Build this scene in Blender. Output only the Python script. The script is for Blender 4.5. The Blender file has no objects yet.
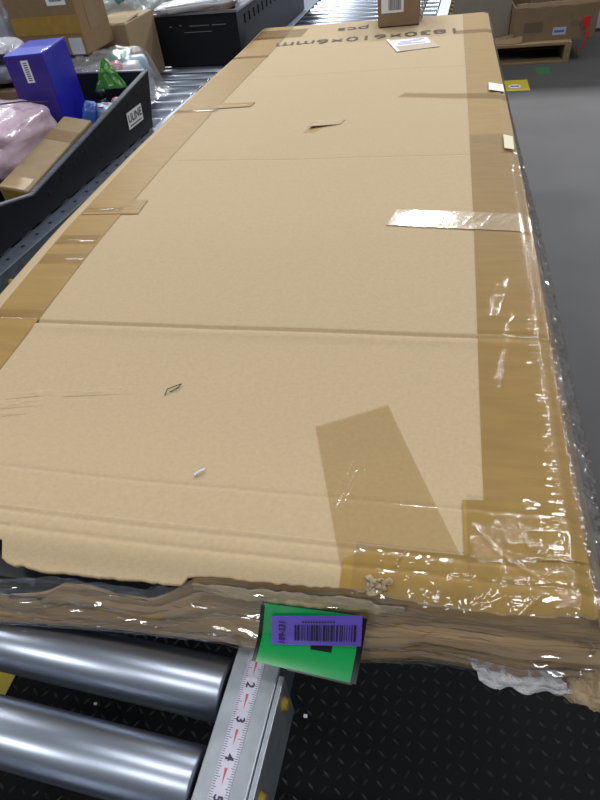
import bpy, bmesh, math, random
from mathutils import Vector, Matrix, noise
sc = bpy.context.scene
C = sc.collection
R = math.radians

# ------------------------------------------------------------------ camera
cd = bpy.data.cameras.new('camera'); cam = bpy.data.objects.new('camera', cd); C.objects.link(cam)
cd.sensor_fit = 'VERTICAL'; cd.sensor_height = 24; cd.lens = 24 * 580 / 800; cd.clip_start = .02
Rw = Matrix(((0.97743530, 0.18656283, -0.09906843), (0.05857935, -0.69000215, -0.72143295), (-0.20295, 0.69935066, -0.68536118)))
m3 = Rw.transposed() @ Matrix(((1, 0, 0), (0, -1, 0), (0, 0, -1)))
cam.matrix_world = Matrix.Translation((0.557085, -0.216872, 1.249200)) @ m3.to_4x4()
sc.camera = cam

# ------------------------------------------------------------------ light
w = bpy.data.worlds.new('world'); sc.world = w; w.use_nodes = True
w.node_tree.nodes['Background'].inputs[0].default_value = (.80, .90, 1.0, 1)
w.node_tree.nodes['Background'].inputs[1].default_value = .42

def lamp(name, loc, size, power, rotz=0.):
    d = bpy.data.lights.new(name, 'AREA'); d.shape = 'RECTANGLE'; d.size, d.size_y = size; d.energy = power
    d.color = (.96, .98, 1.0)
    o = bpy.data.objects.new(name, d); C.objects.link(o); o.location = loc; o.rotation_euler = (0, 0, rotz)
    return o
# LED battens under the roof; several added for front fill, grazing light and glints
for i, (x, y, p) in enumerate([(.50, 7.15, 420), (-2.6, 7.15, 900), (2.9, 7.15, 760), (-2.6, 4.2, 170), (-1.5, 2.6, 60), (3.7, 4.6, 220), (2.0, .5, 75), (-2.6, .4, 110), (-.9, -2.6, 130), (1.9, -2.2, 90)]):
    lamp('batten_and_fill', (x, y, 4.5), (.5 if i == 0 else 1.5, .30), p)

vs = sc.view_settings
vs.view_transform = 'Standard'; vs.look = 'None'; vs.gamma = 1; vs.use_curve_mapping = False
vs.exposure = -1.32

# ------------------------------------------------------------------ helpers
def tag(o, label=None, cat=None, group=None, kind=None):
    if label: o['label'] = label
    if cat: o['category'] = cat
    if group: o['group'] = group
    if kind: o['kind'] = kind
    return o

def empty(name, loc=(0, 0, 0), rz=0., label=None, cat=None, group=None):
    o = bpy.data.objects.new(name, None); C.objects.link(o); o.location = loc; o.rotation_euler = (0, 0, rz)
    o.empty_display_size = .02
    return tag(o, label, cat, group)

def link(name, me, mat, parent=None, smooth=False, loc=None):
    o = bpy.data.objects.new(name, me); C.objects.link(o)
    if mat is not None and not me.materials: me.materials.append(mat)
    if parent: o.parent = parent
    if loc: o.location = loc
    if smooth:
        for p in me.polygons: p.use_smooth = True
    return o

def mesh(name, verts, faces, mat, parent=None, smooth=False, loc=None):
    me = bpy.data.meshes.new(name); me.from_pydata([tuple(v) for v in verts], [], faces); me.update()
    return link(name, me, mat, parent, smooth, loc)

BOXF = [(0, 3, 2, 1), (4, 5, 6, 7), (0, 1, 5, 4), (1, 2, 6, 5), (2, 3, 7, 6), (3, 0, 4, 7)]
def boxv(a, b):
    x0, y0, z0 = a; x1, y1, z1 = b
    return [(x0, y0, z0), (x1, y0, z0), (x1, y1, z0), (x0, y1, z0), (x0, y0, z1), (x1, y0, z1), (x1, y1, z1), (x0, y1, z1)]

class MB:
    def __init__(s): s.v = []; s.f = []
    def add(s, v, f):
        n = len(s.v); s.v += [tuple(q) for q in v]; s.f += [tuple(i + n for i in q) for q in f]; return s
    def box(s, a, b, M=None):
        v = boxv(a, b)
        if M is not None: v = [M @ Vector(q) for q in v]
        return s.add(v, BOXF)
    def cyl(s, p0, p1, r0, r1=None, n=20, caps=True):
        r1 = r0 if r1 is None else r1
        p0 = Vector(p0); p1 = Vector(p1); d = (p1 - p0).normalized(); a = d.orthogonal().normalized(); b = d.cross(a)
        v = []
        for p, r in ((p0, r0), (p1, r1)):
            for i in range(n):
                t = 2 * math.pi * i / n; v.append(p + (a * math.cos(t) + b * math.sin(t)) * r)
        f = [(i, (i + 1) % n, n + (i + 1) % n, n + i) for i in range(n)]
        if caps: f += [tuple(range(n - 1, -1, -1)), tuple(range(n, 2 * n))]
        return s.add(v, f)
    def rev(s, p0, d, prof, n=28):
        """surface of revolution: prof = [(along, radius)]"""
        p0 = Vector(p0); d = Vector(d).normalized(); a = d.orthogonal().normalized(); b = d.cross(a); v = []; f = []
        for t, r in prof:
            for i in range(n):
                q = 2 * math.pi * i / n; v.append(p0 + d * t + (a * math.cos(q) + b * math.sin(q)) * r)
        for k in range(len(prof) - 1):
            for i in range(n):
                j = (i + 1) % n; f.append((k * n + i, k * n + j, (k + 1) * n + j, (k + 1) * n + i))
        f.append(tuple(range(n - 1, -1, -1))); f.append(tuple(range((len(prof) - 1) * n, len(prof) * n)))
        return s.add(v, f)
    def build(s, name, mat, parent=None, smooth=False, bevel=0., loc=None):
        me = bpy.data.meshes.new(name); me.from_pydata(s.v, [], s.f); me.update()
        if bevel:
            bm = bmesh.new(); bm.from_mesh(me)
            bmesh.ops.recalc_face_normals(bm, faces=bm.faces)
            bmesh.ops.bevel(bm, geom=[e for e in bm.edges if e.calc_face_angle(0) > .6], offset=bevel, segments=2, affect='EDGES', profile=.5)
            bm.to_mesh(me); bm.free()
        o = link(name, me, mat, parent, False, loc)
        if smooth:
            for p in me.polygons: p.use_smooth = len(p.vertices) == 4
        return o

def grid(name, us, vs_, fn, mat, parent=None, smooth=True, thick=0., loc=None, skip=None):
    nu, nv = len(us), len(vs_)
    v = [fn(a, b) for b in vs_ for a in us]
    f = [(j * nu + i, j * nu + i + 1, (j + 1) * nu + i + 1, (j + 1) * nu + i) for j in range(nv - 1) for i in range(nu - 1)
         if not (skip and skip(us[i], vs_[j]))]
    o = mesh(name, v, f, mat, parent, smooth, loc)
    if thick:
        md = o.modifiers.new('thickness', 'SOLIDIFY'); md.thickness = thick; md.offset = -1
    return o

def lin(a, b, n): return [a + (b - a) * i / (n - 1) for i in range(n)]
def sstep(a, b, x):
    t = max(0., min(1., (x - a) / (b - a))); return t * t * (3 - 2 * t)
def pw(pts, x):
    if x <= pts[0][0]: return pts[0][1]
    for (x0, y0), (x1, y1) in zip(pts, pts[1:]):
        if x <= x1: return y0 + (y1 - y0) * (x - x0) / (x1 - x0)
    return pts[-1][1]
def nz(x, y, z=0.): return noise.noise(Vector((x, y, z)))
def ridge(x, y, z=0.): return 1 - abs(2 * nz(x, y, z))

def text(body, size, mat, parent, name, M, bold=0., sx=1.):
    cu = bpy.data.curves.new(name, 'FONT'); cu.body = body; cu.size = size; cu.align_x = 'CENTER'; cu.align_y = 'CENTER'; cu.offset = bold
    cu.extrude = .00005
    t = bpy.data.objects.new('t', cu); C.objects.link(t)
    dg = bpy.context.evaluated_depsgraph_get()
    me = bpy.data.meshes.new_from_object(t.evaluated_get(dg))
    bpy.data.objects.remove(t)
    me.transform(M @ Matrix.Diagonal((sx, 1, 1, 1))); me.materials.clear()
    return link(name, me, mat, parent)

# ------------------------------------------------------------------ materials
def mat(name, col, rough=.5, metal=0., var=.0, vscale=30., bump=0., bscale=60., coat=0., stretch=(1, 1, 1), spec=.5, trans=0., emit=None, croughness=.08):
    m = bpy.data.materials.new(name); m.use_nodes = True; nt = m.node_tree; N = nt.nodes; L = nt.links
    b = N['Principled BSDF']
    b.inputs['Base Color'].default_value = (*col, 1); b.inputs['Roughness'].default_value = rough; b.inputs['Metallic'].default_value = metal
    b.inputs['Coat Weight'].default_value = coat; b.inputs['Coat Roughness'].default_value = croughness; b.inputs['Specular IOR Level'].default_value = spec
    if trans: b.inputs['Alpha'].default_value = 1 - trans
    tc = N.new('ShaderNodeTexCoord'); mp = N.new('ShaderNodeMapping'); mp.inputs['Scale'].default_value = stretch
    L.new(tc.outputs['Object'], mp.inputs[0])
    if var:
        n = N.new('ShaderNodeTexNoise'); n.inputs['Scale'].default_value = vscale; n.inputs['Detail'].default_value = 6
        L.new(mp.outputs[0], n.inputs[0])
        r = N.new('ShaderNodeMapRange'); r.inputs[3].default_value = 1 - var; r.inputs[4].default_value = 1 + var
        r.inputs[1].default_value = .25; r.inputs[2].default_value = .75
        L.new(n.outputs[0], r.inputs[0])
        x = N.new('ShaderNodeMix'); x.data_type = 'RGBA'; x.blend_type = 'MULTIPLY'; x.inputs[0].default_value = 1
        x.inputs[6].default_value = (*col, 1); L.new(r.outputs[0], x.inputs[7]); L.new(x.outputs[2], b.inputs['Base Color'])
    if bump:
        n2 = N.new('ShaderNodeTexNoise'); n2.inputs['Scale'].default_value = bscale; n2.inputs['Detail'].default_value = 4
        L.new(mp.outputs[0], n2.inputs[0])
        bp = N.new('ShaderNodeBump'); bp.inputs['Strength'].default_value = bump; bp.inputs['Distance'].default_value = .002
        L.new(n2.outputs[0], bp.inputs['Height']); L.new(bp.outputs[0], b.inputs['Normal'])
        if coat: L.new(bp.outputs[0], b.inputs['Coat Normal'])
    return m

def film_mat(name, tint=(1, 1, 1), rough=.07, base=.02, bump=.3, bscale=90., milk=0., milkcol=(.8, .8, .82), stretch=(1, 1, 1), ridged=False):
    """thin clear plastic: transparent sheet with a Fresnel gloss and an optional milky diffuse share"""
    m = bpy.data.materials.new(name); m.use_nodes = True; nt = m.node_tree; N = nt.nodes; L = nt.links
    N.remove(N['Principled BSDF']); out = N['Material Output']
    t = N.new('ShaderNodeBsdfTransparent'); t.inputs[0].default_value = (*tint, 1)
    g = N.new('ShaderNodeBsdfGlossy'); g.inputs['Roughness'].default_value = rough
    tc = N.new('ShaderNodeTexCoord'); mp = N.new('ShaderNodeMapping'); mp.inputs['Scale'].default_value = stretch
    L.new(tc.outputs['Object'], mp.inputs[0])
    n = N.new('ShaderNodeTexNoise'); n.inputs['Scale'].default_value = bscale; n.inputs['Detail'].default_value = 3; L.new(mp.outputs[0], n.inputs[0])
    if ridged: n.noise_type = 'RIDGED_MULTIFRACTAL'; n.normalize = True; n.inputs['Detail'].default_value = 2
    bp = N.new('ShaderNodeBump'); bp.inputs['Strength'].default_value = bump; bp.inputs['Distance'].default_value = .003; L.new(n.outputs[0], bp.inputs['Height'])
    L.new(bp.outputs[0], g.inputs['Normal'])
    fr = N.new('ShaderNodeFresnel'); ge = N.new('ShaderNodeNewGeometry')
    io = N.new('ShaderNodeMapRange'); io.inputs[3].default_value = 1.5; io.inputs[4].default_value = 1 / 1.5      # a thin sheet reflects alike from both sides
    L.new(ge.outputs['Backfacing'], io.inputs[0]); L.new(io.outputs[0], fr.inputs[0])
    ad = N.new('ShaderNodeMath'); ad.operation = 'ADD'; ad.inputs[1].default_value = base; ad.use_clamp = True; L.new(fr.outputs[0], ad.inputs[0])
    mx = N.new('ShaderNodeMixShader'); L.new(ad.outputs[0], mx.inputs[0])
    low = t.outputs[0]
    if milk:
        d = N.new('ShaderNodeBsdfDiffuse'); d.inputs[0].default_value = (*milkcol, 1)
        m2 = N.new('ShaderNodeMixShader'); m2.inputs[0].default_value = milk; L.new(t.outputs[0], m2.inputs[1]); L.new(d.outputs[0], m2.inputs[2]); low = m2.outputs[0]
    L.new(low, mx.inputs[1]); L.new(g.outputs[0], mx.inputs[2]); L.new(mx.outputs[0], out.inputs[0])
    return m

KRAFT = (.50, .375, .222)
M = dict(
    kraft=mat('kraft_board', KRAFT, .75, var=.06, vscale=260, bump=.12, bscale=500, spec=.25),
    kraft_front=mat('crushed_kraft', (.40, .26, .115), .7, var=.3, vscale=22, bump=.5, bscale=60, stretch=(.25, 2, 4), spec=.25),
    kraft_torn=mat('torn_kraft', (.40, .30, .18), .85, var=.18, vscale=90, bump=.6, bscale=160, spec=.2),
    carton=mat('brown_carton', (.255, .165, .085), .7, var=.07, vscale=60, spec=.25),
    carton_light=mat('light_carton', (.33, .24, .14), .75, var=.06, vscale=60, spec=.25),
    carton_taupe=mat('taupe_carton', (.30, .265, .215), .75, var=.05, vscale=20, spec=.2),
    carton_dark=mat('dark_carton', (.27, .185, .11), .75, var=.1, vscale=20, spec=.2),
    tape=mat('brown_tape', (.335, .205, .058), .5, var=.10, vscale=40, bump=.06, bscale=150, coat=.05, stretch=(.5, 3, 1), croughness=.12, spec=.15),
    tape_gold=mat('golden_tape', (.36, .22, .050), .45, var=.12, vscale=50, bump=.12, bscale=90, coat=.1, croughness=.10, spec=.2),
    tape_thin=film_mat('clear_tape', tint=(.95, .90, .80), rough=.12, base=.0, bump=.06, bscale=120, milk=.12, milkcol=(.42, .33, .19)),
    film=film_mat('stretch_film', rough=.06, base=.02, bump=.3, bscale=60, ridged=True, stretch=(.35, 1.6, 1)),
    film_corner=film_mat('wrinkled_film', rough=.07, base=.07, bump=.9, bscale=95, ridged=True, stretch=(.6, 1, 1)),
    film_front=film_mat('stretched_film', rough=.10, base=.12, bump=.5, bscale=60, ridged=True, stretch=(.16, 1, 1.6), milk=.05, milkcol=(.5, .5, .52)),
    shiny_tape=mat('shiny_brown_tape', (.37, .235, .075), .3, var=.08, vscale=40, bump=.10, bscale=220, coat=.9, croughness=.06),
    film_side=film_mat('crumpled_film', tint=(.97, .97, .97), rough=.12, base=.24, bump=.9, bscale=120, ridged=True, milk=.07, milkcol=(.6, .6, .62)),
    black=mat('black_plastic', (.012, .013, .016), .45),
    bin=mat('black_corrugated_plastic', (.009, .010, .014), .5, spec=.22, bump=.15, bscale=200, stretch=(1, .15, 1)),
    rim=mat('bin_rim', (.16, .17, .20), .35),
    hole=mat('slot_shadow', (.004, .004, .005), .8),
    print=mat('black_ink', (.10, .085, .07), .8),
    ink=mat('barcode_ink', (.02, .018, .03), .6),
    pouch=mat('tan_pouch', (.60, .47, .33), .35, coat=.3),
    white=mat('white_paper', (.80, .80, .82), .6),
    paper=mat('crumpled_paper', (.50, .49, .50), .7, var=.15, vscale=50),
    cream=mat('cream_sticker', (.72, .66, .44), .6),
    steel=mat('galvanised_steel', (.47, .50, .54), .42, metal=.75, var=.14, vscale=70, bump=.08, bscale=90),
    roller=mat('zinc_roller', (.42, .46, .54), .33, metal=.95, var=.10, vscale=25, bump=.06, bscale=60, stretch=(.15, 1, 1)),
    bearing=mat('dark_bearing', (.10, .10, .11), .4, metal=.8),
    rail_dark=mat('dull_steel_rail', (.17, .20, .26), .45, metal=.5, var=.2, vscale=50),
    yellow=mat('yellow_plastic', (.38, .27, .03), .6),
    ruler=mat('ruler_tape', (.66, .64, .74), .55, var=.05, vscale=80),
    ruler_ink=mat('ruler_ink', (.06, .04, .09), .6),
    ruler_red=mat('ruler_red', (.62, .12, .12), .6),
    concrete=mat('concrete', (.078, .075, .075), .6, var=.12, vscale=3.5, bump=.08, bscale=40, spec=.22),
    mat_black=mat('black_rubber', (.006, .0062, .008), .7, spec=.12),
    mat_tread=mat('black_rubber_tread', (.016, .0165, .019), .38, spec=.5),
    wall=mat('painted_wall', (.46, .46, .47), .8, var=.04, vscale=3),
    seam=mat('dark_seam', (.04, .04, .045), .7),
    green=mat('green_plastic', (.0, .36, .075), .22, coat=.6, spec=.5),
    green_edge=mat('black_edging', (.006, .007, .007), .3),
    purple=mat('purple_sticker', (.165, .10, .60), .4, coat=.3),
    blue=mat('blue_wrapped_board', (.012, .012, .36), .4, var=.12, vscale=20, bump=.3, bscale=30, coat=.15, spec=.3),
    violet=mat('violet_wrapped_board', (.045, .026, .25), .45, var=.15, vscale=20, bump=.3, bscale=30, coat=.15, spec=.3),
    blue_top=mat('blue_top_board', (.07, .10, .62), .4, coat=.3),
    pink=mat('pink_poly', (.62, .46, .55), .28, var=.25, vscale=9, bump=.6, bscale=30, coat=.7),
    pink_deep=mat('deep_pink_poly', (.55, .25, .33), .3, var=.25, vscale=12, bump=.6, bscale=30, coat=.6),
    white_poly=mat('white_poly', (.58, .59, .63), .35, var=.12, vscale=15, bump=.6, bscale=30, coat=.4),
    grey_poly=mat('grey_poly', (.36, .37, .42), .3, var=.25, vscale=12, bump=.7, bscale=40, coat=.6),
    teal=mat('teal_print', (.16, .45, .42), .5),
    bubble=mat('bubble_wrap', (.50, .55, .54), .3, var=.25, vscale=14, bump=.8, bscale=60, coat=.6),
    clear=film_mat('clear_bag', rough=.12, base=.05, bump=.8, bscale=50, milk=.22, milkcol=(.62, .63, .68)),
    green_film=film_mat('green_film', tint=(.15, .75, .08), rough=.15, base=.03, bump=.4, milk=.35, milkcol=(.12, .42, .05)),
    red=mat('red_plastic', (.62, .03, .02), .5),
    red_soft=mat('red_print', (.48, .13, .13), .5),
    bluep=mat('blue_pouch', (.02, .08, .38), .3, coat=.4),
    ltblue=mat('pale_blue_pack', (.42, .56, .68), .35, coat=.3),
    pinkp=mat('magenta_print', (.62, .12, .32), .5),
    navy=mat('navy_glass', (.02, .03, .06), .2),
    wood=mat('pallet_wood', (.30, .205, .10), .8, var=.2, vscale=12, stretch=(.3, 3, 3)),
    yellow_floor=mat('yellow_floor_label', (.55, .43, .03), .5),
    green_floor=mat('green_floor_tape', (.03, .13, .05), .6),
    yellow_line=mat('yellow_floor_paint', (.42, .33, .02), .6),
)

# ------------------------------------------------------------------ the setting
s = MB().box((-4, -3, -.05), (5, 9, 0)).build('floor', M['concrete']); tag(s, 'grey polished concrete warehouse floor', None, None, 'structure')
s = MB().box((-4, 5.35, 0), (5, 5.45, 2.0)).build('wall_back', M['wall']); tag(s, 'light grey wall behind the pallet', None, None, 'structure')
s = MB().box((-4, 5.335, 0), (5, 5.35, .018)).build('baseboard_back', M['seam']); tag(s, 'dark strip along the foot of the back wall', None, None, 'structure')
s = MB().box((-4, 5.342, .165), (5, 5.35, .185)).build('trim_1', M['seam']); tag(s, 'dark horizontal seam on the back wall', None, None, 'structure')

# black diamond-plate rubber mat
mx0, mx1, my0, my1 = -.75, 1.35, -.62, .60
rm = empty('floor_mat', (0, 0, 0), 0, 'black diamond-plate rubber mat lying on the floor beside the conveyor', 'mat')
MB().box((mx0, my0, .0), (mx1, my1, .006)).build('base_sheet', M['mat_black'], rm, bevel=.002)
mb = MB(); p = .0245
ny = int((my1 - my0) / p); nx = int((mx1 - mx0) / p)
for j in range(1, ny):
    for i in range(1, nx):
        x = mx0 + i * p; y = my0 + j * p
        a = R(45 if (i + j) % 2 else -45) + .15
        ca, sa = math.cos(a), math.sin(a); l, wd, h = .0112, .0028, .0022
        pts = [(-l, 0, 0), (-l * .3, -wd, 0), (l * .3, -wd, 0), (l, 0, 0), (l * .3, wd, 0), (-l * .3, wd, 0), (-l * .5, 0, h), (l * .5, 0, h)]
        mb.add([(x + q[0] * ca - q[1] * sa, y + q[0] * sa + q[1] * ca, .0058 + q[2]) for q in pts],
               [(0, 1, 6), (1, 2, 7, 6), (2, 3, 7), (3, 4, 7), (4, 5, 6, 7), (5, 0, 6)])
tag(mb.build('tread_pattern', M['mat_tread'], rm), None, None, None, 'stuff')

# ------------------------------------------------------------------ roller conveyors
RT = .785            # top of the rollers
RR = .0245           # roller radius
PITCH = .0665
def conveyor(loc, rz, width, y0, y1, first, label, rail_mats, gusset=False):
    """origin: right outer edge at y=0; runs along local +y; local x from -width to 0"""
    root = empty('roller_conveyor', loc, rz, label, 'conveyor')
    za = RT - RR
    for side in (0, 1):
        xo = 0 if side == 0 else -width
        sg = -1 if side == 0 else 1
        b = MB()
        xi = xo + sg * .038
        b.box((min(xo, xi), y0, RT - .006), (max(xo, xi), y1, RT - .002))             # top flange
        b.build('side_rail', rail_mats[side], root, bevel=.0012)
        b = MB(); b.box((min(xo, xo + sg * .004), y0, RT - .062), (max(xo, xo + sg * .004), y1, RT - .006))   # web
        b.box((min(xo, xi), y0, RT - .066), (max(xo, xi), y1, RT - .062))
        b.build('rail_web', M['rail_dark'], root)
    rme = None; cme = None; bme = None
    xl, xr = -width + .043, -.041
    n = 0; y = first
    while y < y1 - .03:
        if rme is None:
            mb = MB(); ln = xr - xl
            mb.rev((xl, 0, 0), (1, 0, 0), [(0, RR - .008), (.0, RR - .002), (.002, RR), (ln - .002, RR), (ln, RR - .002), (ln, RR - .0065), (ln - .003, RR - .0075)], 36)
            o = mb.build('roller', M['roller'], root, smooth=True, loc=(0, y, za)); rme = o.data
            mb = MB(); mb.rev((xr - .004, 0, 0), (1, 0, 0), [(0, .0172), (.0025, .0172), (.0035, .011), (.004, .006), (.0125, .006)], 24)
            c = mb.build('bearing', M['bearing'], o, smooth=True); cme = c.data
            mb = MB(); mb.rev((-.001, 0, 0), (1, 0, 0), [(0, .0062), (.006, .0062), (.008, .005), (.010, .0045)], 16)
            q = mb.build('axle_cap', M['yellow'], o, smooth=True); bme = q.data
        else:
            o = link('roller', rme, None, root, loc=(0, y, za))
            link('bearing', cme, None, o); link('axle_cap', bme, None, o)
        y += PITCH
    for yy in (y0 + .35, y1 - .35, (y0 + y1) / 2):
        for xx in (-.035, -width + .035):
            MB().box((xx - .02, yy - .02, 0), (xx + .02, yy + .02, RT - .066)).build('support_leg', M['rail_dark'], root, bevel=.003)
        MB().box((-width + .055, yy - .015, .25), (-.055, yy + .015, .28)).build('cross_brace', M['rail_dark'], root)
    if gusset:
        MB().box((.0005, y0 + .02, RT - .078), (.005, -.05, RT - .0035)).build('gusset_plate', M['steel'], root, bevel=.001)
    return root

conv_a = conveyor((.463, 0, 0), R(-2.8), .59, -.50, 3.3, -.1295 - PITCH * 3, 'roller conveyor with an inch ruler on its rail, carrying the long taped carton', (M['steel'], M['rail_dark']), True)
conv_b = conveyor((-.1814, 0, 0), R(-4.0), .56, .10, 3.3, .13, 'roller conveyor carrying the black bins and loose parcels', (M['rail_dark'], M['rail_dark']))
# dark discs painting the shade of bolt holes in the bin conveyor's rail
for k in range(30):
    MB().cyl((-.019, .25 + .045 * k, RT - .0025), (-.019, .25 + .045 * k, RT - .0017), .0042, n=12).build('bolt_hole_shade', M['hole'], conv_b)

# ruler tape on the near rail (parts of the conveyor)
rt = MB().box((-.0265, -.45, RT - .0021), (-.0125, .05, RT - .0015)).build('ruler_tape', M['ruler'], conv_a)
tk = MB(); rd = MB()
y2 = -.0625     # the two-inch mark
for k in range(-16 * 4, 16 * 8):
    y = y2 - k * .0254 / 16
    if y < -.44 or y > .045: continue
    l = .0055 if k % 16 == 0 else .0042 if k % 8 == 0 else .0032 if k % 4 == 0 else .0022
    tk.box((-.0263, y - .00016, RT - .0015), (-.0263 + l, y + .00016, RT - .0013))
    tk.box((-.0127 - l, y - .00016, RT - .0015), (-.0127, y + .00016, RT - .0013))
    if k % 16 == 8:
        rd.add([(-.0206, y + .006, RT - .0013), (-.0184, y + .006, RT - .0013), (-.0194, y - .005, RT - .0013)], [(0, 2, 1)])
tk.build('tick_marks', M['ruler_ink'], rt); rd.build('red_arrows', M['ruler_red'], rt)
for n in range(1, 9):
    y = y2 - (n - 2) * .0254
    text(str(n), .0092, M['ruler_ink'], rt, 'numeral', Matrix.Translation((-.0195, y, RT - .0012)) @ Matrix.Rotation(R(-90), 4, 'Z'), bold=.0002)

# ------------------------------------------------------------------ the long carton
BW, BL, BZ = .68, 1.846, .86
big = empty('long_carton', (0, 0, 0), 0, 'long flat kraft carton sealed with brown tape and stretch film on the conveyor', 'carton')
FOLDS = [(.2915, .0026, .0024), (.752, .0008, .0022), (1.277, .0007, .0022), (.0715, .0006, .0022), (.0245, .0010, .0025), (.0095, .0010, .0022)]
def hz(x, y):
    z = BZ
    # low hump with a near slope, shaped to shade as a dark band
    z += .018 * sstep(.10, .56, y) * (1 - sstep(.75, 1.8, y))
    z += .0035 * math.exp(-((y - .02) / .07) ** 2) - .007
    z += .0018 * nz(x * 3, y * 2.2, 3.1) + .0008 * nz(x * 9, y * 6, 9.)
    for yf, d, wd in FOLDS:
        yy = yf + .002 * nz(x * 4, yf * 7)
        z -= d * math.exp(-((y - yy) / wd) ** 2)
        if yf == .2915: z += .0011 * math.exp(-((y - yy + .010) / .006) ** 2)
    # rounded shoulders
    z -= .004 * sstep(.67, .684, x) + .004 * (1 - sstep(0, .012, x))
    return z

TEAR = [(-.01, -.012), (.12, -.016), (.19, .002), (.221, -.004), (.2265, -.018), (.2356, -.0215), (.26, -.0235), (.3124, -.0225), (.386, -.0205), (.3885, -.0145), (.409, -.0105), (.44, -.0115), (.50, -.0085), (.5236, -.0085), (.572, -.012), (.62, -.0125), (.66, -.009), (.684, -.006)]
def ye(x): return pw(TEAR, x) + .0011 * nz(x * 160, 5) + .0013 * nz(x * 50, 2.)
def droop(x, y):      # bend of the torn lip
    return -.006 * sstep(.004, -.022, y) if False else -.006 * (1 - sstep(-.024, .004, y))
def top_pt(x, y): return (x, y, hz(x, y) + droop(x, y))
ysb = sorted(set([round(q, 5) for q in lin(.03, BL, 300)] + [round(f[0] + o, 5) for f in FOLDS for o in (-.012, -.008, -.005, -.0035, -.002, -.001, 0, .001, .002, .0035, .005, .008) if f[0] > .03]))
xs = lin(0, .684, 110)
grid('top_panel', xs, ysb, top_pt, M['kraft'], big)
xsf = lin(0, .684, 330)
ts = lin(0, 1, 34)
def near_pt(x, t):
    y = ye(x) * (1 - t) + .03 * t
    return top_pt(x, y)
grid('near_panel', xsf, ts, near_pt, M['kraft'], big, thick=.0035)
# body that fills the carton, black goods seen through the tear, and the outer walls
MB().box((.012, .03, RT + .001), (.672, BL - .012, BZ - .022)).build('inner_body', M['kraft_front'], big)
MB().box((.02, -.024, RT + .004), (.365, .04, BZ - .0290)).build('packed_sheet', M['black'], big, bevel=.001)
grid('left_wall', lin(0, BL, 90), lin(0, 1, 8), lambda y, t: (-.002 + .002 * nz(y * 8, t * 3), y, (hz(0, y) - .001) * (1 - t) + (RT + .0005) * t), M['kraft'], big)
grid('end_wall', lin(0, .684, 40), lin(0, 1, 6), lambda x, t: (x, BL + .001, (hz(x, BL)) * (1 - t) + (RT + .0005) * t), M['kraft'], big)
def rw(y):   # how far the right wall has been pushed out
    return .012 + .010 * (1 - sstep(.1, 1.3, y))
def right_pt(y, t):
    prof = math.sin(min(1., t * 1.25) * math.pi / 2)
    x = .684 + rw(y) * prof + .0022 * nz(y * 14, t * 4, 2.) * t
    z = (hz(.684, y) - .0005) * (1 - t) + (RT + .001) * t
    return (x, y, z)
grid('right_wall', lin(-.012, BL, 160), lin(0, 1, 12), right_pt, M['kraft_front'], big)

# crushed front flap
FB = [(-.02, -.044), (.21, -.0415), (.31, -.033), (.41, -.030), (.4435, -.032), (.52, -.0296), (.57, -.022), (.60, -.022), (.64, -.025), (.69, -.018), (.71, -.010)]
FTOP = [(-.02, .829), (.14, .824), (.225, .822), (.262, .826), (.285, .840), (.31, .842), (.33, .834), (.375, .835), (.40, .845), (.53, .846), (.60, .846), (.71, .842)]
def front_pt(x, t):
    zt = pw(FTOP, x) + .0015 * nz(x * 90, 8.); yb = pw(FB, x)
    z = zt * (1 - t) + (RT + .0015) * t
    yt = pw([(-.02, -.034), (.20, -.036), (.24, -.033), (.285, -.026), (.36, -.026), (.39, -.008), (.45, .0), (.71, .0)], x)
    yt = max(yt, yb + .004)
    y = yt + (yb - yt) * math.sin(min(1, t * 1.15) * math.pi / 2)
    k = 1 - abs(2 * t - 1) ** 3
    y += k * (.0045 * nz(x * 5, t * 7, 4.) + .0028 * math.sin(t * 19 + 5 * nz(x * 4, 1.)) + .0018 * nz(x * 30, t * 22, 7.))
    return (x, y, z)
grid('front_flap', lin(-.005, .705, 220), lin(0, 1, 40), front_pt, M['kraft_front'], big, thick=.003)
# pale lip torn from the top sheet
def lip_pt(x, t):
    y0 = ye(x) - .0035 - .002 * nz(x * 70, 3.)
    wd = .006 * min(1, (x - .392) / .03) * min(1, (.556 - x) / .04) + .0006
    y = y0 - wd * t
    return (x, y, hz(x, 0) - .0085 - .006 * t - .0016 * nz(x * 60, t * 3))
grid('torn_lip', lin(.393, .555, 110), lin(0, 1, 7), lip_pt, M['kraft_torn'], big, thick=.0015)
def scrap_pt(u, v):
    x = .527 + .018 * u * (1 - .5 * v); y = .000 - .010 * v + .004 * nz(u * 4, v * 4)
    return (x + .004 * nz(u * 5, v * 6, 2), y, hz(x, 0) + .0026 - .005 * v + .003 * abs(nz(u * 6, v * 5, 6)))
grid('torn_scrap', lin(0, 1, 26), lin(0, 1, 14), scrap_pt, M['kraft_torn'], big, thick=.001)

# ---- creases in tape and film: real little ridges
def crease_fn(segs):
    def f(x, y):
        h = 0.
        for x0, y0, x1, y1, a, wd in segs:
            dx, dy = x1 - x0, y1 - y0; L2 = dx * dx + dy * dy
            t = ((x - x0) * dx + (y - y0) * dy) / L2
            if t < -.15 or t > 1.15: continue
            px = x0 + dx * t; py = y0 + dy * t
            d2 = (x - px) ** 2 + (y - py) ** 2
            if d2 > wd * wd * 9: continue
            h += a * math.exp(-d2 / wd / wd) * sstep(-.15, .15, t) * (1 - sstep(.85, 1.15, t))
        return h
    return f

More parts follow.
